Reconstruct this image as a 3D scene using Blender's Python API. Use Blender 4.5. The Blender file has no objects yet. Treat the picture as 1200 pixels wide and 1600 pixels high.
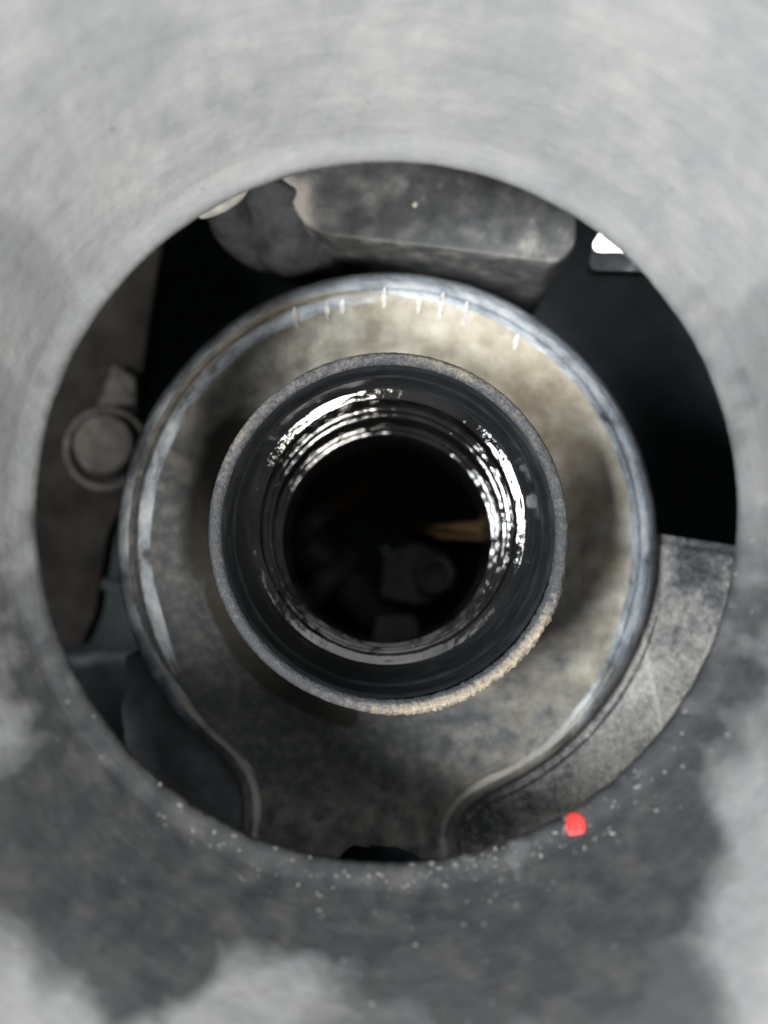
import bpy, bmesh, math, random
import numpy as np
from mathutils import Vector, Matrix, noise as mn

random.seed(7)
SC = bpy.context.scene
COL = SC.collection
MM = 0.001
TAU = math.tau

# ------------------------------------------------------------------ camera
CAM = Vector((-1.04, -5.19, 147.0))                  # millimetres; filler rim is z = 0
ROT = Matrix.Rotation(math.radians(3.1), 3, 'X') @ Matrix.Rotation(math.radians(-0.17), 3, 'Y')
F = 1700.0
cd = bpy.data.cameras.new('camera')
cam = bpy.data.objects.new('camera', cd)
COL.objects.link(cam)
cam.location = CAM * MM
cam.rotation_euler = ROT.to_euler()
cd.sensor_fit = 'VERTICAL'
cd.sensor_height = 36.0
cd.lens = 36.0 * F / 1600.0
cd.clip_start = 0.002
cd.clip_end = 20.0
cd.dof.use_dof = True
cd.dof.focus_distance = 0.153
cd.dof.aperture_fstop = cd.lens / 3.7
SC.camera = cam


def at(px, py, z):
    """the point at height z (mm) that the photograph shows at px, py"""
    d = ROT @ Vector((px - 600.0, -(py - 800.0), -F))
    return CAM + d * ((z - CAM.z) / d.z)


# ------------------------------------------------------------------ light
w = bpy.data.worlds.new('World')
SC.world = w
w.use_nodes = True
bg = w.node_tree.nodes['Background']
bg.inputs[0].default_value = (0.86, 0.93, 1.0, 1)
bg.inputs[1].default_value = 0.085


def lamp(name, az, el, dist, size, watts, col):
    ld = bpy.data.lights.new(name, 'AREA')
    ld.shape = 'RECTANGLE'
    ld.size, ld.size_y = size
    ld.energy = watts
    ld.color = col
    o = bpy.data.objects.new(name, ld)
    COL.objects.link(o)
    a, e = math.radians(az), math.radians(el)
    p = Vector((math.cos(a) * math.cos(e), math.sin(a) * math.cos(e), math.sin(e))) * dist
    o.location = p
    o.rotation_euler = (-p).to_track_quat('-Z', 'Y').to_euler()
    return o


lamp('softbox_lamp', 192, 61, 1.1, (0.30, 0.20), 22.0, (0.93, 0.97, 1.0))
lamp('softbox_lamp', 302, 59, 1.1, (0.32, 0.20), 13.8, (1.0, 0.97, 0.93))
lamp('added_fill_lamp', 84, 66, 1.3, (0.80, 0.80), 2.8, (0.95, 0.98, 1.0))  # added soft fill from overhead, lifts the lower parts

wl = bpy.data.lights.new('added_tab_spot', 'SPOT')      # unseen spot, added to brighten only the white tab
wl.energy = 4
wl.spot_size = math.radians(7)
wl.spot_blend = .5
wl.shadow_soft_size = .004
wo = bpy.data.objects.new('added_tab_spot', wl)
COL.objects.link(wo)
_t = at(960, 366, -34) * MM
wo.location = _t + Vector((.022, .030, .034))
wo.rotation_euler = (_t - wo.location).to_track_quat('-Z', 'Y').to_euler()

SC.view_settings.view_transform = 'Standard'
SC.view_settings.look = 'None'
SC.view_settings.exposure = 0.0
SC.view_settings.gamma = 1.0
SC.cycles.use_denoising = True
SC.cycles.max_bounces = 8


# ------------------------------------------------------------------ helpers
def fbm(x, y, z=0.0, oct=4):
    return mn.fractal(Vector((x, y, z)), 1.0, 2.0, oct)


def sm(a, b, x):
    if a == b:
        return 0.0 if x < a else 1.0
    t = max(0.0, min(1.0, (x - a) / (b - a)))
    return t * t * (3 - 2 * t)


def mesh(name, verts, faces, mat, parent=None, smooth=True, attrs=None):
    me = bpy.data.meshes.new(name)
    me.from_pydata([(v[0] * MM, v[1] * MM, v[2] * MM) for v in verts], [], faces)
    me.update()
    if smooth:
        me.polygons.foreach_set('use_smooth', [len(f_) <= 4 for f_ in faces])
    for k, vals in (attrs or {}).items():
        a = me.attributes.new(k, 'FLOAT', 'POINT')
        a.data.foreach_set('value', vals)
    if mat:
        me.materials.append(mat)
    o = bpy.data.objects.new(name, me)
    COL.objects.link(o)
    if parent:
        o.parent = parent
    return o


def fix(o):
    bm = bmesh.new()
    bm.from_mesh(o.data)
    bmesh.ops.recalc_face_normals(bm, faces=bm.faces)
    bm.to_mesh(o.data)
    bm.free()
    return o


def thing(name, label, cat, loc=(0, 0, 0), group=None):
    o = bpy.data.objects.new(name, None)
    COL.objects.link(o)
    o.empty_display_size = 0.01
    o['label'] = label
    o['category'] = cat
    if group:
        o['group'] = group
    return o


def tag(o, label, cat, group=None):
    o['label'] = label
    o['category'] = cat
    if group:
        o['group'] = group
    return o


def rings(name, ringlist, mat, parent=None, closed=True, attrs=None, cap=False, smooth=True):
    """a sheet from a list of rings with equal point counts"""
    n = len(ringlist[0])
    v = [p for r in ringlist for p in r]
    f = []
    for i in range(len(ringlist) - 1):
        for j in range(n if closed else n - 1):
            k = (j + 1) % n
            f.append((i * n + j, i * n + k, (i + 1) * n + k, (i + 1) * n + j))
    if cap:
        f.append(tuple(range(n))[::-1])
        f.append(tuple((len(ringlist) - 1) * n + j for j in range(n)))
    return mesh(name, v, f, mat, parent, smooth, attrs)


def lathe(name, prof, mat, parent=None, n=256, cx=0, cy=0, disp=None, cap=False, attrs=None, shift=None):
    rl = []
    for (r, z) in prof:
        ring = []
        for j in range(n):
            a = TAU * j / n
            rr, zz = r, z
            if disp:
                rr, zz = disp(r, z, a)
            ring.append((cx + rr * math.cos(a), cy + rr * math.sin(a) + (shift(z) if shift else 0), zz))
        rl.append(ring)
    return rings(name, rl, mat, parent, True, attrs, cap)


def densify(prof, step):
    out = [prof[0]]
    for (a, b) in zip(prof, prof[1:]):
        L = math.hypot(b[0] - a[0], b[1] - a[1])
        k = max(1, int(L / step))
        for i in range(1, k + 1):
            t = i / k
            out.append((a[0] + (b[0] - a[0]) * t, a[1] + (b[1] - a[1]) * t))
    return out


def smoothpath(pts, it=3):
    for _ in range(it):
        out = [pts[0]]
        for a, b in zip(pts, pts[1:]):
            a, b = Vector(a), Vector(b)
            out += [a * .75 + b * .25, a * .25 + b * .75]
        out.append(pts[-1])
        pts = [Vector(p) for p in out]
    return pts


def tube(name, path, rad, mat, parent=None, n=24, cap=True):
    path = [Vector(p) for p in path]
    rl = []
    up = Vector((0, 0, 1))
    for i, p in enumerate(path):
        t = (path[min(i + 1, len(path) - 1)] - path[max(i - 1, 0)]).normalized()
        u = t.cross(up)
        if u.length < 1e-3:
            u = t.cross(Vector((0, 1, 0)))
        u.normalize()
        v = t.cross(u)
        r = rad(i / (len(path) - 1)) if callable(rad) else rad
        rl.append([p + (u * math.cos(TAU * j / n) + v * math.sin(TAU * j / n)) * r for j in range(n)])
    return fix(rings(name, rl, mat, parent, True, None, cap))


def roundpoly(pts, rad, seg=6):
    """2D polygon with rounded corners; rad is a number or one per corner"""
    out = []
    n = len(pts)
    for i in range(n):
        p0, p1, p2 = Vector(pts[i - 1]), Vector(pts[i]), Vector(pts[(i + 1) % n])
        r = rad[i] if isinstance(rad, (list, tuple)) else rad
        a = (p0 - p1)
        b = (p2 - p1)
        ra, rb = min(r, a.length * .48), min(r, b.length * .48)
        s, e = p1 + a.normalized() * ra, p1 + b.normalized() * rb
        for k in range(seg + 1):
            t = k / seg
            q = s * (1 - t) ** 2 + p1 * 2 * t * (1 - t) + e * t * t
            out.append(q)
    return out


def prism(name, poly, z0, z1, mat, parent=None, bevel=0.6, draft=0.0):
    """upright block with a rounded top edge; poly counter-clockwise in mm"""
    c = Vector((sum(p[0] for p in poly) / len(poly), sum(p[1] for p in poly) / len(poly)))
    n = len(poly)
    nrm = []
    for i in range(n):
        e = Vector(poly[(i + 1) % n]) - Vector(poly[i - 1])
        q = Vector((e.y, -e.x))
        if q.length < 1e-9:
            q = Vector(poly[i]) - c
        nrm.append(q.normalized())
    def ring(off, z):
        return [(poly[i][0] + nrm[i].x * off, poly[i][1] + nrm[i].y * off, z) for i in range(n)]
    rl = [ring(draft, z0), ring(draft * .03, z1 - bevel * 1.5), ring(0, z1 - bevel)]
    for k in range(1, 6):
        a = math.pi / 2 * k / 5
        rl.append(ring(-bevel * (1 - math.cos(a)), z1 - bevel + bevel * math.sin(a)))
    return fix(rings(name, rl, mat, parent, True, None, True))


# ------------------------------------------------------------------ material helpers
class G:
    def __init__(self, name):
        self.m = bpy.data.materials.new(name)
        self.m.use_nodes = True
        self.nt = self.m.node_tree
        self.b = self.nt.nodes['Principled BSDF']
        self.tc = self.nt.nodes.new('ShaderNodeTexCoord')
        self.obj = self.vm('SCALE', self.tc.outputs['Object'], None, 1000.0)   # millimetres

    def n(self, t):
        return self.nt.nodes.new(t)

    def L(self, a, b):
        if hasattr(a, 'is_linked') or isinstance(a, bpy.types.NodeSocket):
            self.nt.links.new(a, b)
        else:
            b.default_value = a

    def vm(self, op, a, b=None, s=None):
        x = self.n('ShaderNodeVectorMath')
        x.operation = op
        self.L(a, x.inputs[0])
        if b is not None:
            self.L(b, x.inputs[1])
        if s is not None:
            x.inputs['Scale'].default_value = s
        return x.outputs['Value'] if op in ('LENGTH', 'DISTANCE') else x.outputs['Vector']

    def ma(self, op, a, b=None, c=None, clamp=False):
        x = self.n('ShaderNodeMath')
        x.operation = op
        x.use_clamp = clamp
        self.L(a, x.inputs[0])
        if b is not None:
            self.L(b, x.inputs[1])
        if c is not None:
            self.L(c, x.inputs[2])
        return x.outputs[0]

    def attr(self, name):
        x = self.n('ShaderNodeAttribute')
        x.attribute_name = name
        return x.outputs['Fac']

    def noise(self, scale, detail=4, rough=.55, vec=None, dist=0.0):
        x = self.n('ShaderNodeTexNoise')
        self.L(vec if vec is not None else self.obj, x.inputs['Vector'])
        x.inputs['Scale'].default_value = scale
        x.inputs['Detail'].default_value = detail
        x.inputs['Roughness'].default_value = rough
        x.inputs['Distortion'].default_value = dist
        return x.outputs['Fac']

    def voro(self, scale, vec=None, feature='F1'):
        x = self.n('ShaderNodeTexVoronoi')
        x.feature = feature
        self.L(vec if vec is not None else self.obj, x.inputs['Vector'])
        x.inputs['Scale'].default_value = scale
        return x.outputs['Distance']

    def polar(self, ka=20.0, kr=1.0, kz=1.0):
        s = self.n('ShaderNodeSeparateXYZ')
        self.L(self.obj, s.inputs[0])
        a = self.ma('ARCTAN2', s.outputs[1], s.outputs[0])
        r = self.ma('SQRT', self.ma('ADD', self.ma('MULTIPLY', s.outputs[0], s.outputs[0]),
                                    self.ma('MULTIPLY', s.outputs[1], s.outputs[1])))
        # wrap the angle on a circle so that no seam shows
        c = self.n('ShaderNodeCombineXYZ')
        self.L(self.ma('MULTIPLY', self.ma('COSINE', a), ka), c.inputs[0])
        self.L(self.ma('MULTIPLY', self.ma('SINE', a), ka), c.inputs[1])
        self.L(self.ma('ADD', self.ma('MULTIPLY', r, kr), self.ma('MULTIPLY', s.outputs[2], kz)), c.inputs[2])
        return c.outputs[0]

    def ramp(self, fac, stops, interp='LINEAR'):
        x = self.n('ShaderNodeValToRGB')
        x.color_ramp.interpolation = interp
        e = x.color_ramp.elements
        while len(e) < len(stops):
            e.new(0.5)
        for el, (p, c) in zip(e, stops):
            el.position = p
            el.color = (c, c, c, 1) if not isinstance(c, (tuple, list)) else (*c, 1)
        self.L(fac, x.inputs[0])
        return x.outputs[0]

    def mix(self, fac, a, b, mode='MIX'):
        x = self.n('ShaderNodeMix')
        x.data_type = 'RGBA'
        x.blend_type = mode
        self.L(fac, x.inputs[0])
        for s, v in ((6, a), (7, b)):
            if isinstance(v, (tuple, list)):
                x.inputs[s].default_value = (*v, 1)
            else:
                self.L(v, x.inputs[s])
        return x.outputs[2]

    def bump(self, h, strength=.3, dist=.0003, prev=None):
        x = self.n('ShaderNodeBump')
        x.inputs['Strength'].default_value = strength
        x.inputs['Distance'].default_value = dist
        self.L(h, x.inputs['Height'])
        if prev is not None:
            self.L(prev, x.inputs['Normal'])
        return x.outputs[0]

    def out(self, col=None, rough=None, metal=None, normal=None, spec=None, coat=None):
        if col is not None:
            if isinstance(col, (tuple, list)):
                self.b.inputs['Base Color'].default_value = (*col, 1)
            else:
                self.L(col, self.b.inputs['Base Color'])
        for k, v in (('Roughness', rough), ('Metallic', metal), ('Specular IOR Level', spec), ('Coat Weight', coat)):
            if v is not None:
                self.L(v, self.b.inputs[k])
        if normal is not None:
            self.L(normal, self.b.inputs['Normal'])
        return self.m


def m_cover():
    g = G('dusty_cover_plastic')
    st = g.attr('dark_mask')  # mask: darker along the lower side, the flanks and round the opening
    big = g.noise(.06, 4, .5)
    mid = g.noise(.28, 4, .5, dist=.3)
    fine = g.noise(2.4, 3, .55)
    strk = g.noise(.55, 5, .6, g.polar(7.0, .8, .2))
    dust = g.ramp(g.ma('ADD', g.ma('MULTIPLY', big, .4), g.ma('ADD', g.ma('MULTIPLY', mid, .3), g.ma('MULTIPLY', strk, .3))),
                  [(.36, (.165, .169, .171)), (.5, (.208, .210, .208)), (.64, (.258, .253, .242))])
    dark_tone = g.ramp(mid, [(.3, (.030, .032, .034)), (.55, (.048, .050, .051)), (.75, (.074, .072, .068))])  # darker tone that the mask mixes in
    s2 = g.ma('ADD', st, g.ma('MULTIPLY', g.ma('SUBTRACT', mid, .5), .40), clamp=True)
    s2 = g.ramp(s2, [(.10, 0.0), (.40, .42), (.60, .72), (.85, 1.0)], 'EASE')
    c = g.mix(s2, dust, dark_tone)
    spk = g.ramp(g.voro(.42), [(.0, 1.0), (.10, .6), (.2, 0.0)])
    c = g.mix(g.ma('MULTIPLY', g.ma('MULTIPLY', spk, g.ramp(g.noise(.25, 2), [(.5, 0.0), (.62, 1.0)])), .35), c, (.25, .25, .245))
    c = g.mix(.12, c, g.ramp(fine, [(.3, .1), (.7, .5)]), 'SOFT_LIGHT')
    nb = g.bump(g.noise(.5, 5, .55), .30, .0007)
    nb = g.bump(strk, .30, .0008, nb)
    nb = g.bump(fine, .25, .0002, nb)
    return g.out(c, g.mix(s2, (.85, .85, .85), (.62, .62, .62)), 0.0, nb, .2)


def m_boss():
    g = G('dusty_cast_boss')
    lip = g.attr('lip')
    dst = g.attr('dust')  # tan dust together with the channel lightening that stands in for light
    grime_shade = g.attr('grime_shade')  # oil dribble together with shade painted beside the neck
    cream = g.attr('cream')
    pv2 = g.polar(16.0, .9, .5)
    n1 = g.noise(.16, 5, .55)
    n2 = g.noise(.55, 5, .55)
    st = g.noise(.30, 5, .6, pv2)
    base = g.ramp(n2, [(.3, (.060, .063, .066)), (.5, (.085, .088, .088)), (.7, (.135, .132, .124))])
    tan = g.ramp(n1, [(.3, (.20, .172, .122)), (.5, (.335, .302, .238)), (.68, (.45, .418, .352))])
    dm = g.ma('ADD', dst, g.ma('MULTIPLY', g.ma('SUBTRACT', g.noise(.3, 4, .5), .5), .8), clamp=True)
    c = g.mix(g.ramp(dm, [(.20, 0.0), (.75, 1.0)]), base, tan)
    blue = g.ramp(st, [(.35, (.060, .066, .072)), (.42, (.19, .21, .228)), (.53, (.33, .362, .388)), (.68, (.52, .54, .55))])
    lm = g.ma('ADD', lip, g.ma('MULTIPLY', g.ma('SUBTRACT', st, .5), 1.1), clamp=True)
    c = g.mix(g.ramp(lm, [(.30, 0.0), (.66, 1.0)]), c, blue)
    cm = g.ma('ADD', cream, g.ma('MULTIPLY', g.ma('SUBTRACT', n1, .5), .6), clamp=True)
    c = g.mix(g.ramp(cm, [(.12, 0.0), (.70, .97)]), c, (.46, .43, .37))
    gm = g.ma('ADD', grime_shade, g.ma('MULTIPLY', g.ma('SUBTRACT', n1, .5), .5), clamp=True)
    c = g.mix(g.ramp(gm, [(.35, 0.0), (.6, 1.0)]), c, (.040, .036, .028))
    nb = g.bump(g.noise(.6, 5, .55), .45, .0007)
    nb = g.bump(g.noise(3.5, 3, .5), .25, .0002, nb)
    return g.out(c, g.ramp(lm, [(.3, .75), (.7, .50)]), 0.0, nb, .25)


def m_base():
    g = G('gritty_cast_base')
    n1 = g.noise(.16, 5, .6)
    n2 = g.noise(.9, 5, .62)
    n3 = g.noise(3.0, 3, .55)
    x = g.ma('ADD', g.ma('MULTIPLY', n1, .55), g.ma('MULTIPLY', n2, .45))
    x = g.ma('ADD', x, g.attr('dust'))
    c = g.ramp(x, [(.42, (.040, .044, .048)), (.53, (.095, .10, .104)), (.63, (.22, .215, .20)), (.80, (.40, .385, .35))])
    c = g.mix(.45, c, g.ramp(n3, [(.36, .05), (.64, .75)]), 'SOFT_LIGHT')
    nb = g.bump(n2, .6, .0007)
    nb = g.bump(n3, .5, .0003, nb)
    return g.out(c, .75, 0.0, nb, .2)


def m_housing():
    g = G('dusty_black_housing_plastic')
    n1 = g.noise(.20, 4, .6)
    n2 = g.noise(.32, 4, .5)
    spots = g.ramp(g.voro(.28), [(.0, 1.0), (.25, .8), (.36, 0.0)], 'EASE')
    x = g.ma('ADD', g.ma('MULTIPLY', n1, .5), g.ma('MULTIPLY', n2, .5))
    x = g.ma('ADD', x, g.attr('dust'))
    c = g.ramp(x, [(.38, (.046, .050, .053)), (.52, (.082, .086, .088)), (.66, (.145, .145, .138)), (.85, (.38, .365, .33))])
    c = g.mix(g.ma('MULTIPLY', spots, g.ramp(n1, [(.5, 0.0), (.62, .35)])), c, (.30, .31, .31))
    nb = g.bump(n2, .3, .0005)
    return g.out(c, .66, 0.0, nb, .25)


def m_rim():
    g = G('worn_rim_edge')
    wear = g.attr('wear')
    pv = g.polar(40.0, 1.5, 1.5)
    n = g.noise(.55, 5, .7, pv)
    n2 = g.noise(2.2, 4, .65)
    x = g.ma('ADD', g.ma('MULTIPLY', n, .5), g.ma('MULTIPLY', n2, .5))
    x = g.ma('ADD', x, g.ma('MULTIPLY', g.ma('SUBTRACT', wear, .5), .42))
    c = g.ramp(x, [(.34, (.035, .037, .040)), (.46, (.085, .083, .080)), (.56, (.16, .138, .11)), (.70, (.27, .23, .17)), (.88, (.46, .42, .34))])
    nb = g.bump(n2, .8, .0005)
    return g.out(c, .6, 0.0, nb, .5)


def m_wall():
    g = G('oily_black_bore_wall')
    pv = g.polar(25.0, 1.0, 2.5)
    n = g.noise(.16, 4, .55, pv)
    n2 = g.noise(.9, 4, .6, pv)
    c = g.ramp(n, [(.3, (.012, .014, .016)), (.55, (.022, .025, .028)), (.75, (.045, .046, .047))])
    nb = g.bump(n2, .10, .0003)
    return g.out(c, g.ramp(n2, [(.3, .28), (.7, .46)]), 0.0, nb, .5)


def m_oil():
    g = G('wet_oiled_metal')
    pv = g.polar(24.0, 1.2, .5)
    pf = g.polar(70.0, 2.0, 1.2)
    n = g.noise(.35, 1, .5, pv)
    n2 = g.noise(1.1, 1, .5, pf)
    n3 = g.noise(.10, 3, .5, pv)
    c = g.ramp(n3, [(.3, (.035, .035, .035)), (.7, (.10, .098, .092))])
    nb = g.bump(n, .15, .0009)
    nb = g.bump(n2, .10, .00035, nb)
    return g.out(c, g.ramp(n2, [(.3, .03), (.7, .09)]), .85, nb, .6, .8)


def m_simple(name, col, rough=.6, metal=0.0, var=.35, scale=.8, bump=.25, spec=.4):
    g = G(name)
    n = g.noise(scale, 5, .6)
    lo = tuple(x * (1 - var) for x in col)
    hi = tuple(min(1, x * (1 + var)) for x in col)
    c = g.ramp(n, [(.3, lo), (.7, hi)])
    nb = g.bump(g.noise(scale * 2.5, 4, .6), bump, .0004)
    return g.out(c, rough, metal, nb, spec)


M = dict(
    cover=m_cover(), boss=m_boss(), base=m_base(), housing=m_housing(), rim=m_rim(), wall=m_wall(), oil=m_oil(),
    black=m_simple('sooty_black_metal', (.055, .068, .075), .9, 0, .3, .2, .25, .05),
    bracket=m_simple('grimy_brown_bracket', (.0125, .0112, .0095), .8, 0, .5, .12, .25, .03),
    bolt=m_simple('dull_grimy_bolt_steel', (.055, .049, .042), .7, 0, .4, .3, .25, .06),
    pale=m_simple('pale_dusty_ledge', (.48, .46, .41), .8, 0, .3, .5),
    base_smooth=m_simple('smooth_dusty_casting', (.088, .092, .095), .75, 0, .45, .14, .3, .2),
    white=m_simple('white_connector_plastic', (.82, .83, .84), .45, 0, .05, .5, .1),
    grey=m_simple('grey_rubber', (.052, .055, .057), .7, 0, .5, .22, .3, .25),
    cable=m_simple('dark_loom_sleeve', (.03, .033, .035), .8, 0, .4, .5, .25, .1),
    red=m_simple('red_paint', (.78, .045, .040), .45, 0, .12, .8, .15),
    cast=m_simple('oily_cast_aluminium', (.065, .065, .067), .6, 0, .4, .3, .25, .15),
    dark=m_simple('oily_dark_steel', (.04, .04, .042), .5, 0, .4, .3, .25, .2),
    amber=m_simple('amber_guide_plastic', (.045, .027, .011), .7, 0, .3, .3, .25, .05),
    grain=m_simple('pale_grit', (.17, .165, .158), .8, 0, .5, 1.5),
    nib=m_simple('dusty_casting_nib', (.50, .485, .455), .8, 0, .45, .9, .4, .2),
    drop=m_simple('oil_drop', (.02, .018, .014), .04, 0, .1, .5, .02, .8),
)

# ------------------------------------------------------------------ setting: the dark engine bay below
rl = []
for z, s in ((-26, 110), (-120, 108), (-215, 100), (-222, 90), (-224, 1)):
    rl.append([(s * math.cos(TAU * j / 64) + 0, s * math.sin(TAU * j / 64), z + 1.5 * fbm(j * .3, z * .1)) for j in range(64)])
o = rings('engine_bay_floor', rl, M['black'])
o['kind'] = 'structure'

# ------------------------------------------------------------------ valve cover: keyhole boss and lower casting
valve = thing('valve_cover', 'dusty cast valve cover with a raised keyhole-shaped boss around the oil filler neck', 'valve cover')
ZB = -27.0                      # boss floor
RB = 44.5


def boss_outline():
    xl, xr, ye = -23.6, 12.0, -53.3
    pts = []
    aR = math.asin((xr + 0.0) / RB)          # right junction seen from the bottom
    aL = math.asin(-xl / RB)
    a0 = -math.pi / 2 + aR + math.radians(9)
    a1 = 1.5 * math.pi - aL - math.radians(6)
    n = 520
    for i in range(n + 1):
        a = a0 + (a1 - a0) * i / n
        pts.append(Vector((RB * math.cos(a), RB * math.sin(a))))
    def bez(p0, p1, p2, k):
        return [p0 * (1 - t) ** 2 + p1 * 2 * t * (1 - t) + p2 * t * t for t in [j / k for j in range(1, k + 1)]]
    pL = pts[-1]
    pts += bez(pL, Vector((xl + .6, -39.2)), Vector((xl - .2, -45.0)), 40)
    pts += [Vector((xl - .2 - .8 * t, -45.0 + (ye + 45.0) * t)) for t in [j / 40 for j in range(1, 41)]]
    # bottom end with the notch that shows as a black gap
    nb = 110
    for j in range(1, nb + 1):
        x = xl - 1 + (xr + .4 - xl + 1) * j / nb
        t = (x + 10.2) / 21.0
        notch = 0
        if 0 < t < 1:
            notch = 4.4 * sm(0, .22, t) * (1 - sm(.50, 1.0, t) * .96)
        pts.append(Vector((x, ye + notch + .25 * fbm(x * .7, 3.1))))
    e = pts[-1]
    pts += [e + (Vector((xr - .3, -47.0)) - e) * (j / 40) for j in range(1, 41)]
    pts += bez(pts[-1], Vector((xr + .2, -43.2)), pts[0], 40)[:-1]
    # even resampling
    seg = [0]
    m = len(pts)
    for i in range(m):
        seg.append(seg[-1] + (pts[(i + 1) % m] - pts[i]).length)
    N = 1100
    out = []
    k = 0
    for i in range(N):
        s = seg[-1] * i / N
        while seg[k + 1] < s:
            k += 1
        t = (s - seg[k]) / (seg[k + 1] - seg[k])
        out.append(pts[k] * (1 - t) + pts[(k + 1) % m] * t)
    return out


OUT = boss_outline()
NB = len(OUT)
ONRM = []
for i in range(NB):
    e = OUT[(i + 2) % NB] - OUT[i - 2]
    ONRM.append(Vector((-e.y, e.x)).normalized())       # inward
R0 = 23.0
# section of the lip: (distance in from the outline, height)
LIPP = [(0, -32.6), (.2, -31.2), (.6, -29.7), (1.2, -28.3), (1.9, -27.2),
        (2.7, -26.3), (3.4, -25.85), (4.1, -25.75), (4.7, -26.0), (5.2, -26.5), (5.8, -26.95), (6.6, -27.1)]
OA = np.array([(p.x, p.y) for p in OUT])
oa = np.unwrap(np.arctan2(OA[:, 1], OA[:, 0]))
orad = np.hypot(OA[:, 0], OA[:, 1])
# angles: even round the disc, denser in the sector of the channel
th = np.concatenate([np.linspace(-.32 * math.pi, 1.30 * math.pi, 720, endpoint=False), np.linspace(1.30 * math.pi, 1.68 * math.pi, 760, endpoint=False)])
lo_ = oa.min()
srt = np.argsort(oa)
tq = (th - lo_) % TAU + lo_
Ro = np.interp(tq, oa[srt], orad[srt], period=TAU)
ts = np.concatenate([np.linspace(0, .62, 46, endpoint=False), np.linspace(.62, 1, 60)])
RR = R0 + (Ro[None, :] - R0) * ts[:, None]
X, Y = RR * np.cos(th)[None, :], RR * np.sin(th)[None, :]
D = np.full(X.shape, 1e9)
xl_, xr_ = -23.6, 12.0
SIDE = OA[~((OA[:, 1] < -48.0) & (OA[:, 0] > xl_ + .2) & (OA[:, 0] < xr_ - .6))]
SIDE = np.concatenate([SIDE, [[xl_ - 1.0, y] for y in np.arange(-60, -50, .3)], [[xr_ - .1, y] for y in np.arange(-60, -48, .3)]])
for k in range(0, len(SIDE), 25):
    dd = np.sqrt((X[..., None] - SIDE[k:k + 25, 0]) ** 2 + (Y[..., None] - SIDE[k:k + 25, 1]) ** 2).min(-1)
    D = np.minimum(D, dd)
D[-1, :] = np.where(D[-1, :] < 1.0, 0, D[-1, :])
lx, lz = [q[0] for q in LIPP], [q[1] for q in LIPP]
NT = len(th)
rl, lipA, dust_lightA, grA, crA = [], [], [], [], []
for i in range(len(ts)):
    ring = []
    for j in range(NT):
        x, y, s, d = float(X[i, j]), float(Y[i, j]), float(D[i, j]), float(RR[i, j] - R0)
        low = sm(-30, -41, y)
        up = sm(-34, -10, y)
        s = s / (1 + .35 * up)
        z = float(np.interp(s, lx, lz)) - 1.6 * low * sm(1.0, 4.0, s)
        inn = sm(6.5, 10, s)
        z += -5.2 * inn * (1 - sm(3, 15, d)) + 2.6 * max(0, 1 - d / 3.0) ** 2.2
        z -= .35 * math.exp(-((s - 2.9) / .5) ** 2) * up
        z += .22 * fbm(x * .13, y * .13, 2) + .06 * fbm(x * .6, y * .6, 4)
        ring.append((x, y, z))
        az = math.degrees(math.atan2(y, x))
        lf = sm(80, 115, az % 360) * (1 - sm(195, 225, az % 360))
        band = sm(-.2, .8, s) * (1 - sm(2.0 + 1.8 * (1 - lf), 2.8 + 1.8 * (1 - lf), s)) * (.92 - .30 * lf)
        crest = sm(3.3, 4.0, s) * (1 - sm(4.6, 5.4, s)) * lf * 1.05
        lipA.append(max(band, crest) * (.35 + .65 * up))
        # cream dust caught on the crest of the lower lip and the channel edges
        cr = sm(2.2, 2.9, s) * (1 - sm(3.1, 4.1, s)) * sm(-14, -28, y)
        crn = .62 + .5 * fbm(x * .10, y * .10, 21)
        crA.append(cr * max(0, min(1, crn)))
        tr = .5 + .5 * math.cos(math.radians(az - 48))
        dust_lightA.append(.02 + .86 * tr ** 1.1 + .22 * low)  # tan dust; the channel is lightened further to stand in for light
        g1 = (1 - sm(6.5, 10.0, d)) * sm(-178, -160, az) * (1 - sm(-102, -97, az)) if az < 0 else 0
        g2 = (1 - sm(6, 15, d)) * (sm(120, 150, az) if az > 0 else (1 - sm(-178, -150, az))) * .92
        grA.append(max(g1, g2) * .9)  # dribble at lower left, plus shade round the neck put into the colour
    rl.append(ring)
for (s, z) in ((-.35, -34.0), (-.9, -36.5), (-1.4, -40), (-2.2, -48), (-3.2, -70)):
    ring = []
    for j in range(NT):
        x, y = float(X[-1, j]), float(Y[-1, j])
        r = math.hypot(x, y)
        ring.append((x * (r - s) / r, y * (r - s) / r, z))
        lipA.append(.05); dust_lightA.append(.1); grA.append(0); crA.append(0)
    rl.append(ring)
boss = fix(rings('boss', rl, M['boss'], valve, True, {'lip': lipA, 'dust': dust_lightA, 'grime_shade': grA, 'cream': crA}))

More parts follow.
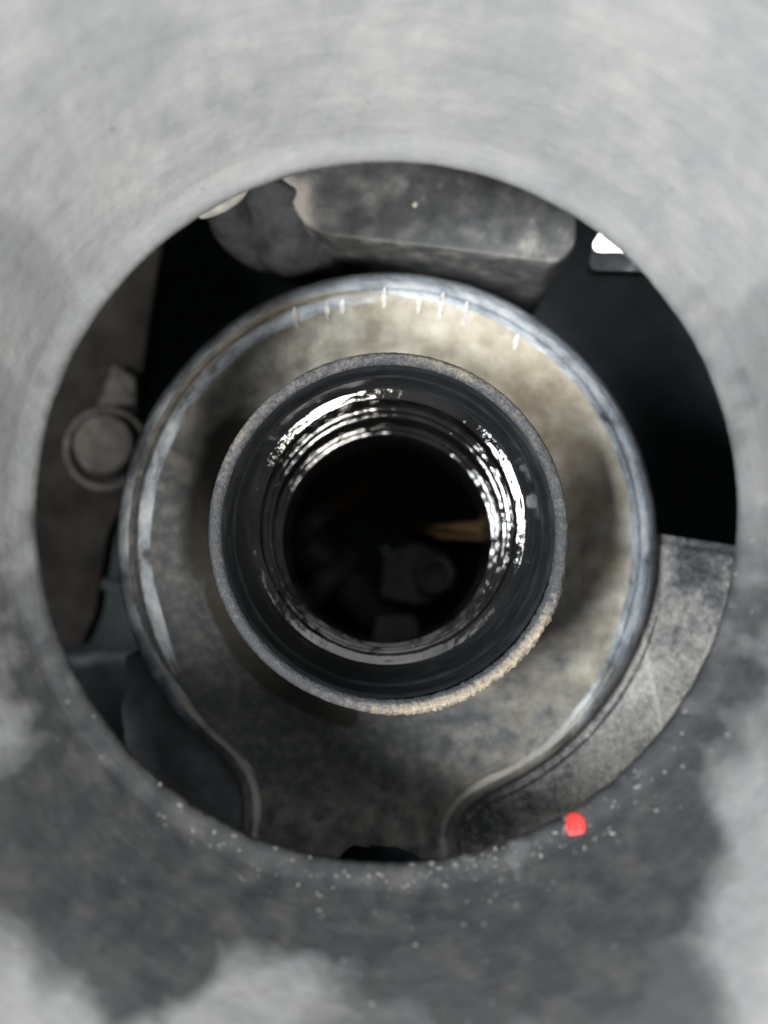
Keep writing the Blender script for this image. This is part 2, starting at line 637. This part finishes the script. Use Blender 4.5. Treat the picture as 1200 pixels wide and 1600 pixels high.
# small cast nibs with dust on them along the upper lip
for (px, py, ln) in ((462, 497, 3.2), (512, 486, 2.6), (536, 480, 2.2), (601, 466, 3.2), (655, 475, 3.0), (690, 478, 4.2), (727, 490, 3.6), (806, 535, 2.4)):
    c = at(px, py, -26.6)
    rdir = Vector((c.x, c.y, 0)).normalized()
    dirv = (rdir * .35 + Vector((0.06, 1, 0)) * .65).normalized()
    t = Vector((-dirv.y, dirv.x, 0))
    rr = []
    for k in range(7):
        u = k / 6
        ww = (.50 + .28 * fbm(px * .3, u * 2.2)) * math.sin(math.pi * (.10 + .80 * u)) ** .6
        p = c + dirv * (u - .5) * ln
        rad = math.hypot(p.x, p.y)
        s = (RB - rad) / 1.35
        zl = -27.1
        for (a, b) in zip(LIPP, LIPP[1:]):
            if a[0] <= s <= b[0]:
                zl = a[1] + (b[1] - a[1]) * (s - a[0]) / (b[0] - a[0])
        rr.append([(p + t * ww * math.cos(math.pi * j / 6)) + Vector((0, 0, zl + .04 + .20 * math.sin(math.pi * j / 6) + (-.25 if j in (0, 6) else 0) - p.z)) for j in range(7)])
    fix(rings('casting_nib', rr, M['nib'], valve, False))


def sheet(name, xs, ys, fz, keep, mat, parent, fd):
    idx, v, at_ = {}, [], []
    f = []
    for i, x in enumerate(xs):
        for j, y in enumerate(ys):
            idx[i, j] = len(v)
            v.append((x, y, fz(x, y)))
            at_.append(fd(x, y))
    for i in range(len(xs) - 1):
        for j in range(len(ys) - 1):
            x, y = (xs[i] + xs[i + 1]) / 2, (ys[j] + ys[j + 1]) / 2
            if keep(x, y):
                f.append((idx[i, j], idx[i + 1, j], idx[i + 1, j + 1], idx[i, j + 1]))
    return mesh(name, v, f, mat, parent, True, {'dust': at_})


# right lower casting: a mapped sheet whose upper edge is the straight edge seen under the black gap
eA, eB = at(1005, 838, -32), at(1160, 862, -32)
sl = (eB.y - eA.y) / (eB.x - eA.x)
v, f, ad = [], [], []
NX, NY = 230, 190
RIDGE = smoothpath([at(x, y, -32.2) for x, y in ((998, 905), (1003, 965), (1012, 1020), (1025, 1080), (1040, 1150), (1052, 1210))], 3)
for i in range(NX + 1):
    x = 11.2 + (85 - 11.2) * i / NX
    ytop = eA.y + (x - eA.x) * sl
    ytop = min(ytop, 2.0)
    for j in range(-6, NY + 1):
        if j < 0:
            y = ytop + (.25 * (6 + j) / 6 if j > -6 else .25) + .5
            z = -33.2 - (-j) * 5.0
            y = ytop + .8 + .1 * (-j)
            z = -33.4 - 5.0 * (-j - 1)
        else:
            u = (j / NY) ** 1.15
            y = ytop - u * (78 + ytop)
            z = -32.4 + .18 * fbm(x * .3, y * .3) + .12 * fbm(x * 1.3, y * 1.3) - .8 * (1 - sm(0, 1.0, ytop - y)) - .06 * max(0, x - 35)
        dk = min(math.hypot(x - q.x, y - q.y) for q in RIDGE) if 38 < x < 50 and j >= 0 else 9
        rg = math.exp(-(dk / .42) ** 2) * (.7 + .5 * fbm(y * .5, 4.0))
        z += .38 * rg
        v.append((x, y, z))
        dd = .20 * rg + .15 - .16 * sm(-12, -2, y) * sm(43, 50, x) + .06 * sm(30, 38, x) * sm(-14, -22, y)
        ad.append(dd - .10 * sm(24, 15, x))
W_ = NY + 7
for i in range(NX):
    for j in range(W_ - 1):
        if math.hypot(v[i * W_ + j][0], v[i * W_ + j][1]) > 41.5:
            f.append((i * W_ + j, i * W_ + j + 1, (i + 1) * W_ + j + 1, (i + 1) * W_ + j))
fix(mesh('lower_casting', v, f, M['base'], valve, True, {'dust': ad}))

# left lower casting slopes down to the left
v, f, ad = [], [], []
for i in range(91):
    x = -46 + (46 - 22.4) * i / 90
    for j in range(121):
        u = j / 120
        ytop = -20 + .15 * (x + 46)
        y = ytop - u * 55
        xx = x + 1.2 * fbm(y * .12, 8.0) * (1 - i / 90)
        z = -32.6 - .42 * max(0, -24 - xx) + .2 * fbm(xx * .3, y * .3) + .12 * fbm(xx * 1.1, y * 1.1)
        if i < 4:
            z -= (4 - i) * 7
            xx -= .2 * (4 - i)
        v.append((xx, y, z))
        ad.append(-.03 + .07 * fbm(xx * .16, y * .16, 9) + .10 * sm(-33, -40, y))
for i in range(90):
    for j in range(120):
        if math.hypot(v[i * 121 + j][0], v[i * 121 + j][1]) > 41.5:
            f.append((i * 121 + j, i * 121 + j + 1, (i + 1) * 121 + j + 1, (i + 1) * 121 + j))
fix(mesh('lower_casting', v, f, M['base_smooth'], valve, True, {'dust': ad}))

# bead that follows the outside of the boss
pts = []
for i in range(NB):
    p = OUT[i] - ONRM[i] * 1.6
    if p.x > 9 and -52 < p.y < -12:
        pts.append((p, i))
pts.sort(key=lambda q: q[1])
seq = [q for q in pts if q[1] > NB * .7] + [q for q in pts if q[1] < NB * .7]
tube('groove_bead', [Vector((q[0].x, q[0].y, -32.5)) for q in seq[::4]], lambda t: .05 + .24 * sm(0, .12, t) * (1 - sm(.8, 1, t)), M['base'], valve, 10)

# inner cavity under the neck
lathe('inner_cavity', densify([(22.4, -24.5), (30, -52), (33, -60), (33, -112), (30, -116), (.5, -117)], 4), M['black'], valve, 96)

# ------------------------------------------------------------------ oil filler neck
neck = thing('oil_filler_neck', 'black oil filler neck with worn gritty rim and wet shiny oiled bore', 'filler neck')
neck.scale = (1.02, 1.02, 1.0)


def lean(z):
    """the bore is not quite square to the rim"""
    return .3 + 1.3 * sm(0, -18, z) - 1.5 * sm(-18.5, -42, z)


def rimdisp(r, z, a):
    az = math.degrees(a)
    if az > 180:
        az -= 360
    chip = sm(-115, -75, az) * (1 - sm(-25, -5, az))
    k = 1.0 if r > 23 else .35
    x, y = math.cos(a) * 24, math.sin(a) * 24
    dr = (.05 + .30 * chip) * fbm(x * 1.3, y * 1.3, z * 1.2, 5) * k + .55 * chip * k
    dz = (.04 + .10 * chip) * fbm(x * 1.3, y * 1.3, 7 + r, 5)
    return r + dr, z + dz


prof = densify([(23.5, -2.6), (23.95, -2.0), (24.0, -1.2), (23.9, -.55), (23.6, -.15), (23.2, 0.0), (22.75, -.06), (22.4, -.28), (22.2, -.6)], .14)
NR = 900
wear = []
for (r, z) in prof:
    for j in range(NR):
        az = 360 * j / NR
        az = az - 360 if az > 180 else az
        chip = sm(-125, -70, az) * (1 - sm(-40, -10, az))
        topw = .55 * sm(20, 70, az) * (1 - sm(150, 178, az)) + .35 * sm(-20, 20, az) * (1 - sm(60, 100, az))
        e = sm(22.4, 23.6, r)
        wear.append(min(1, (.06 + .95 * chip * sm(22.5, 23.2, r) + topw * (.35 + .5 * e) * (.7 + .6 * fbm(az * .05, 2.0, r)))))
lathe('rim', prof, M['rim'], neck, NR, disp=rimdisp, attrs={'wear': wear}, shift=lambda z: .3)
lathe('outer_wall', densify([(23.5, -2.62), (23.1, -8), (22.9, -20), (22.8, -30)], 1.5), M['wall'], neck, 256, shift=lambda z: .3)
lathe('bore_wall', densify([(22.2, -.6), (22.0, -1.1), (21.75, -1.6), (21.35, -5.2), (21.15, -5.5), (21.05, -6.0), (20.95, -11), (20.75, -17.2), (20.5, -17.9), (20.7, -18.3)], .35), M['wall'], neck, 512, shift=lean)


def oildisp(r, z, a):
    x, y = math.cos(a) * 20, math.sin(a) * 20
    return r + .05 * fbm(x * .25, y * .25, z * .5), z + .05 * fbm(x * .4, y * .4, r * 1.3 + 5)


def ledge(name, r0, z0, w_, drop, slope):
    """a shallow wet shelf sloping to the middle, rolled over into a drop"""
    p = [(r0 + .12, z0 + .5), (r0, z0 + .05)]
    k = 7
    for i in range(1, k + 1):
        u = i / k
        p.append((r0 - w_ * u, z0 - w_ * u * math.tan(math.radians(slope * (.92 + .12 * u)))))
    (ra, za) = p[-1]
    for i in range(1, 6):
        a = math.radians(slope * 1.3 + (86 - slope * 1.3) * i / 5)
        ra, za = ra - .06 * math.cos(a), za - .06 * math.sin(a)
        p.append((ra, za))
    p.append((ra - .05, za - drop * .5))
    p.append((ra - .02, za - drop))
    lathe(name, densify(p, .22), M['oil'], neck, 512, disp=oildisp, shift=lean)
    return p[-1]


r, z = 20.75, -18.25
for (w_, drop, slope) in ((1.50, 6.2, 17.5), (.34, 1.8, 17.5), (.32, 6.6, 17.5), (.22, 2.0, 17.5), (.30, 16.0, 17.5)):
    r, z = ledge('thread_ledge', r, z, w_, drop, slope)

# loose oil drops clinging to the ledges
for (px, py, zz, s) in ((437, 757, -19, .75), (434, 917, -19, .7), (447, 941, -19, .75), (468, 965, -19.4, .45), (486, 983, -19.4, .45), (505, 990, -19.4, .3),
                        (455, 930, -19.2, .3), (424, 720, -19, .35), (430, 700, -18.8, .3), (743, 700, -19, .35), (800, 825, -19, .5)):
    c = at(px, py, zz)
    n = 10
    rr = []
    for k in range(1, 6):
        a = math.pi / 2 * k / 5
        rr.append([(c.x + s * .8 * math.sin(a) * math.cos(TAU * j / n), c.y + s * .5 * math.sin(a) * math.sin(TAU * j / n), c.z + s * .5 * math.cos(a)) for j in range(n)])
    fix(rings('oil_drop', rr, M['drop'], neck))

# ------------------------------------------------------------------ what shows down the bore
shaft = thing('camshaft', 'dark oil-wet camshaft lying deep below the filler bore', 'camshaft')
p0, p1 = at(430, 800, -92), at(640, 1010, -92)
dv = Vector((p1.x - p0.x, p1.y - p0.y, 0)).normalized()
tube('shaft', [p0 - dv * 12, p0 + dv * 2, p0 + dv * 8, p1 + dv * 14], 5.0, M['dark'], shaft, 32)
for off in (-2.0, 9.0):
    c = p0 + dv * (10 + off)
    sd = Vector((-dv.y, dv.x, 0))
    rr = []
    for h in (-2.6, -2.3, 2.3, 2.6):
        s = .94 if abs(h) > 2.5 else 1
        ring = []
        for j in range(40):
            a = TAU * j / 40
            rad = 7.6 + 4.6 * max(0, math.cos(a - (.9 if off < 0 else 2.2))) ** 2.5
            ring.append(c + dv * h + (sd * math.cos(a) + Vector((0, 0, 1)) * math.sin(a)) * rad * s)
        rr.append(ring)
    fix(rings('cam_lobe', rr, M['dark'], shaft, True, None, True))

cap_ = thing('bearing_cap', 'dull grey bearing cap with a round bolt deep inside the bore', 'bearing cap')
pl = [at(x, y, -82) for x, y in ((592, 935), (600, 862), (650, 845), (705, 868), (712, 925), (660, 948))]
prism('cap_body', roundpoly([(p.x, p.y) for p in pl][::-1] if False else [(p.x, p.y) for p in pl], 1.6)[::-1], -112, -82, M['cast'], cap_, .8)
c = at(680, 898, -80)
lathe('bolt', densify([(4.2, -82.2), (4.2, -79.2), (3.7, -78.6), (2.6, -78.6), (2.3, -80.4), (.2, -80.6)], .4), M['cast'], cap_, 40, c.x, c.y)
pl = [at(x, y, -76) for x, y in ((588, 962), (650, 962), (662, 1012), (578, 1012))]
o = prism('casting_ledge', roundpoly([(p.x, p.y) for p in pl], .8)[::-1], -112, -76, M['cast'], None, .5)
tag(o, 'small grey casting ledge at the lowest edge of the dark bore', 'ledge')
pl = [at(x, y, -70) for x, y in ((640, 822), (772, 812), (800, 846), (690, 842))]
o = prism('chain_guide', roundpoly([(p.x, p.y) for p in pl], .7)[::-1], -110, -70, M['amber'], None, .5)
tag(o, 'dim amber plastic chain guide inside the bore at right', 'guide')
pth = smoothpath([at(470, 830, -88), at(500, 790, -86), at(560, 780, -86), at(585, 700, -90)], 3)
o = tube('oil_rail', pth, 2.6, M['amber'], None, 20)
tag(o, 'faint brownish rail curving through the upper left of the bore', 'rail')

# ------------------------------------------------------------------ plastic housing behind the boss
house = thing('plastic_housing', 'dusty black plastic housing with rounded ends above the filler boss', 'housing')
ZH = -29.0
pl = [at(x, y, ZH) for x, y in ((438, 285), (428, 225), (560, 190), (760, 190), (905, 240), (902, 385), (872, 412), (700, 389), (560, 374), (478, 362))]
poly = roundpoly([(p.x, p.y) for p in pl], [3.2, 2, 2, 2, 2, 2.6, 1.6, 4, 4, 4.2], 8)
area = sum(a.x * b.y - b.x * a.y for a, b in zip(poly, poly[1:] + poly[:1]))
if area < 0:
    poly = poly[::-1]
# fill the top with a grid-like fan so that dust can vary
n = len(poly)
cen = Vector((sum(p.x for p in poly) / n, sum(p.y for p in poly) / n))


def hring(k, z):
    return [(cen.x + (p.x - cen.x) * k, cen.y + (p.y - cen.y) * k, z) for p in poly]


lst = [(1.0, -78), (1.0, -60), (1.0, -45), (1.0, ZH - 3), (1.0, ZH - 1.2), (.998, ZH - .6), (.992, ZH - .22), (.984, ZH - .05), (.97, ZH)]
lst += [(k / 20, ZH) for k in range(19, 0, -1)]
rl, ad = [], []
for (k, z) in lst:
    ring = []
    for (x, y, zz) in hring(k, z):
        if k < .975:
            zz += .15 * fbm(x * .15, y * .15) - .5 * (1 - k) * 0
        ring.append((x, y, zz))
        q = Vector((x, y, 0))
        tanp = at(462, 318, ZH)
        d1 = math.hypot((x - tanp.x) / 4.2, (y - tanp.y) / 5.5)
        edge = sm(.9, .99, k) * .10 if z > ZH - 4 else 0
        rt = at(850, 370, ZH)
        d2 = math.hypot((x - rt.x) / 9, (y - rt.y) / 6)
        ad.append(.34 * (1 - sm(.4, 1.3, d1)) + .12 * (1 - sm(.2, 1.3, d2)) + edge + .02)
    rl.append(ring)
rings('body', rl, M['housing'], house, True, {'dust': ad}, True)
# sloping left shoulder that flares out from the body
sh = [(at(440, 270, -31), 5.0), (at(425, 300, -33), 5.6), (at(432, 350, -36), 6.2), (at(465, 392, -41), 6.0), (at(520, 420, -50), 5.2)]
pth = smoothpath([s[0] for s in sh], 3)
tube('shoulder', pth, lambda t: 4.6 + 2.2 * math.sin(math.pi * min(1, t * 1.2)) , M['grey'], house, 32)
# small moulding pin on the top face
c = at(648, 318, ZH + .6)
fix(lathe('moulding_pin', [(.5, ZH - .1), (.45, ZH + .4), (.25, ZH + .6), (.05, ZH + .6)], M['pale'], house, 12, c.x, c.y))

hose = thing('elbow_hose', 'grey rubber elbow hose curving up at the left end of the housing', 'hose')
pth = smoothpath([at(345, 285, -22), at(350, 322, -26), at(368, 362, -33), at(415, 392, -46), at(470, 400, -62)], 3)
tube('hose_body', pth, lambda t: 3.0 + 1.6 * t, M['grey'], hose, 28)
pth = smoothpath([at(308, 332, -21), at(338, 318, -20.6), at(366, 300, -21), at(380, 285, -22)], 2)
tube('hose_collar', pth, lambda t: 1.0 + .8 * math.sin(math.pi * t), M['pale'], hose, 24)

# ------------------------------------------------------------------ white connector at the upper right
con = thing('wire_connector', 'small bright white connector on a grey block at the upper right of the opening', 'connector')
pl = [at(x, y, -34) for x, y in ((930, 386), (942, 373), (952, 350), (1000, 345), (1000, 386))]
prism('white_tab', roundpoly([(p.x, p.y) for p in pl], 1.2), -36.5, -34, M['white'], con, .8)
pl = [at(x, y, -38) for x, y in ((926, 418), (930, 394), (948, 350), (1015, 350), (1020, 420))]
prism('grey_block', roundpoly([(p.x, p.y) for p in pl], .8), -43, -37, M['grey'], con, .8)

# ------------------------------------------------------------------ bracket and bolt at the left
ZK = -78.0
brk = thing('mounting_bracket', 'grimy brown metal bracket deep in the gap at left', 'bracket')
pl = [at(x, y, ZK) for x, y in ((20, 330), (262, 330), (246, 420), (232, 520), (216, 640), (222, 740), (170, 830), (150, 960), (128, 1010), (20, 1010))]
poly = roundpoly([(p.x, p.y) for p in pl], 1.5)[::-1]
prism('plate', poly, ZK - 6, ZK, M['bracket'], brk, .8)
pl = [at(x, y, ZK + 5) for x, y in ((150, 632), (176, 568), (212, 588), (214, 632))]
prism('gusset', roundpoly([(p.x, p.y) for p in pl], .9)[::-1], ZK - 1, ZK + 5, M['bolt'], brk, .8)
blt = thing('flange_bolt', 'dull steel flange bolt with round head on the brown bracket', 'bolt')
c = at(163, 694, ZK + 4)
lathe('washer', densify([(8.8, ZK - .5), (8.8, ZK + 1.6), (8.3, ZK + 2.2), (7.6, ZK + 1.9), (6.9, ZK - .1), (4, ZK - .2)], .5), M['bolt'], blt, 64, c.x - .3, c.y - .6)
lathe('head', densify([(6.2, ZK + 1), (6.2, ZK + 4.2), (5.8, ZK + 5.0), (5.0, ZK + 5.2), (4.4, ZK + 4.6), (.1, ZK + 4.4)], .5), M['bolt'], blt, 64, c.x, c.y)

for (y0, y1, z, lab) in ((905, 915, -80, 'upper of two dark sleeved cables crossing the gap at lower left'),
                         (1035, 1022, -76, 'lower of two dark sleeved cables crossing the gap at lower left')):
    pth = smoothpath([at(20, y0 + 6, z - 4), at(110, y0, z), at(180, y1, z), at(300, y1 + 10, z - 8)], 2)
    tag(tube('sleeved_cable', pth, 1.5, M['cable'], None, 16), lab, 'cable', 'cables in the left gap')

# ------------------------------------------------------------------ engine cover with the round opening
cover = thing('engine_cover', 'dust-covered grey plastic engine cover with a round opening, darker patch along its lower side', 'engine cover')
ZC = 16.0
HC = at(605, 790, ZC)
RH = 42.55
PR = [(2.2, -3.2), (1.0, -2.6), (.30, -1.8), (0, -.9), (.05, -.35), (.35, .1), (.9, .5), (1.7, .95), (2.6, 1.45)]
d, zc = 2.6, 1.45
while d < 62:
    st_ = .35 + .02 * d
    slope = math.radians(47 - 16 * sm(6, 24, d) - 24 * sm(26, 55, d))
    d += st_ * math.cos(slope)
    zc += st_ * math.sin(slope)
    PR.append((d, zc))

BLOBS = [  # x, y, rx, ry, strength (mm about the centre of the opening)
    (-28, -44, 19, 9, 1.0), (-36, -36, 13, 10, 1.0), (-26, -52, 9, 6, 1.0), (-2, -48, 22, 6.5, 1.0), (8, -53, 18, 8, .80), (26, -44, 12, 9, .92),
    (33, -38, 7, 11, .85), (-44, -15, 4.5, 8, .75), (28, -55, 10, 9, .75), (10, -61, 26, 6, .60), (43, -8, 4, 14, .45), (45, 18, 4, 9, .34),
    (46, -22, 5, 9, .42), (50, -50, 8, 5, .30), (-46, -2, 3, 7, .40), (-43, -30, 5, 6, .8), (47, -14, 8, 18, .50), (49, 12, 7, 15, .44), (-49, 8, 6, 17, .46), (-44, 26, 5, 9, .30), (52, -32, 9, 11, .36), (20, -52, 13, 9, .85)]
HOLES = [(-46, -25, 5.0, 6.5, .8), (-14, -58, 6.5, 6.5, .45), (-45, -60, 9, 7, .9)]
rl, darkA = [], []
NC = 720
for (dr, dz) in PR:
    ring = []
    for j in range(NC):
        a = TAU * j / NC
        r = RH + dr
        x, y = r * math.cos(a), r * math.sin(a)
        k = sm(.5, 6, dr)
        zz = ZC + dz + .35 * k * fbm(x * .07, y * .07, 1.0) + .12 * fbm(x * .4, y * .4, 2.0) * sm(0, 2, dr)
        rr = r + (.10 * fbm(x * .22, y * .22, 3.0) + .05 * fbm(x * 1.2, y * 1.2, 3.0)) * (1 - k)
        # chips along the lower lip
        lowc = sm(-20, -38, y)
        rr += .22 * lowc * fbm(x * .8, y * .8, 6.0) * (1 - sm(0, 3, dr))
        ring.append((HC.x + rr * math.cos(a), HC.y + rr * math.sin(a), zz))
        x_, y_ = x * 1.048, y * 1.048
        wx = x_ + 2.6 * fbm(x * .10, y * .10, 11)
        wy = y_ + 2.6 * fbm(x * .10, y * .10, 17)
        s = 0.0
        for (bx, by, rx, ry, g_) in BLOBS:
            q = math.hypot((wx - bx) / rx, (wy - by) / ry)
            s = max(s, g_ * (1 - sm(.62, 1.24, q)))
        for (bx, by, rx, ry, g_) in HOLES:
            q = math.hypot((wx - bx) / rx, (wy - by) / ry)
            s *= 1 - g_ * (1 - sm(.40, 1.35, q))
        nl = .82 + .45 * fbm(x * .22, y * .22, 31)
        s = max(s, (1 - sm(3.5, 10.0, dr)) * sm(14, -20, y) * 1.05 * nl)
        s = max(s, (1 - sm(1.5, 11.0, dr)) * (.20 + .34 * sm(36, 8, y)) * nl)
        darkA.append(min(1.0, s))
    rl.append(ring)
rings('panel', rl, M['cover'], cover, True, {'dark_mask': darkA})


def coverz(r):
    d = r - RH
    for a, b in zip(PR[3:], PR[4:]):
        if a[0] <= d <= b[0]:
            return ZC + a[1] + (b[1] - a[1]) * (d - a[0]) / max(1e-6, b[0] - a[0])
    return ZC


# grit on the lower lip, too small to pick apart
bm = bmesh.new()
for i in range(170):
    a = math.radians(random.gauss(-84, 26))
    dr = abs(random.gauss(0, 2.2)) + .2
    r = RH + dr
    s = .08 + .16 * random.random() ** 2 + (.14 * random.random() if random.random() < .07 else 0)
    p = Vector((HC.x + r * math.cos(a), HC.y + r * math.sin(a), coverz(r) + s * .2))
    ret = bmesh.ops.create_icosphere(bm, subdivisions=1, radius=s * MM, matrix=Matrix.Translation(p * MM) @ Matrix.Rotation(random.random() * 6, 4, 'Z') @ Matrix.Diagonal((random.uniform(1.0, 2.4), random.uniform(.5, 1), .45, 1)))
    for vv in ret['verts']:
        vv.co += Vector((random.uniform(-1, 1), random.uniform(-1, 1), random.uniform(-1, 1))) * s * .22 * MM
for i in range(70):
    a = random.uniform(0, TAU)
    r = RH + random.uniform(1, 30)
    s = random.uniform(.10, .30)
    p = Vector((HC.x + r * math.cos(a), HC.y + r * math.sin(a), coverz(r) + s * .2))
    bmesh.ops.create_icosphere(bm, subdivisions=1, radius=s * MM, matrix=Matrix.Translation(p * MM) @ Matrix.Diagonal((1.2, .8, .6, 1)))
me = bpy.data.meshes.new('grit')
bm.to_mesh(me)
bm.free()
me.materials.append(M['grain'])
o = bpy.data.objects.new('grit', me)
COL.objects.link(o)
o.parent = cover
o['kind'] = 'stuff'

# red paint dot on the lower right lip
c2 = at(900, 1290, ZC + 1.5)
rel = Vector((c2.x - HC.x, c2.y - HC.y))
rr_ = rel.length
ur = rel.normalized()
ut = Vector((-ur.y, ur.x))
rl = []
n = 28
out_ = [(-1.05, .75), (-.45, 1.2), (.55, 1.25), (1.15, .8), (1.3, .1), (1.1, -.9), (.4, -1.05), (-.2, -1.2), (-.95, -1.3), (-1.2, -.4)]
ring0 = roundpoly(out_, .5, 3)
for k, h in ((1.0, -.02), (.98, .10), (.9, .16), (.5, .18), (.05, .18)):
    ring = []
    for q in ring0:
        px_ = c2.x + q.x * k * .90
        py_ = c2.y + q.y * k * .95
        r = math.hypot(px_ - HC.x, py_ - HC.y)
        ring.append((px_, py_, coverz(r) + h + .12))
    rl.append(ring)
o = fix(rings('paint_mark', rl, M['red'], cover, True))
o['label'] = 'bright red paint dot on the lower right lip'
# small pale burr on the upper right edge of the opening
pb = [at(x, y, ZC - .8) for x, y in ((812, 284), (845, 299), (838, 292), (822, 286))]
c = at(834, 292, ZC - .6)
fix(tube('edge_burr', [at(815, 284, ZC - .4), at(826, 290, ZC - .5), at(838, 296, ZC - .5), at(848, 299, ZC - .4)], lambda t: .12 + .38 * math.sin(math.pi * t), M['white'], cover, 10))
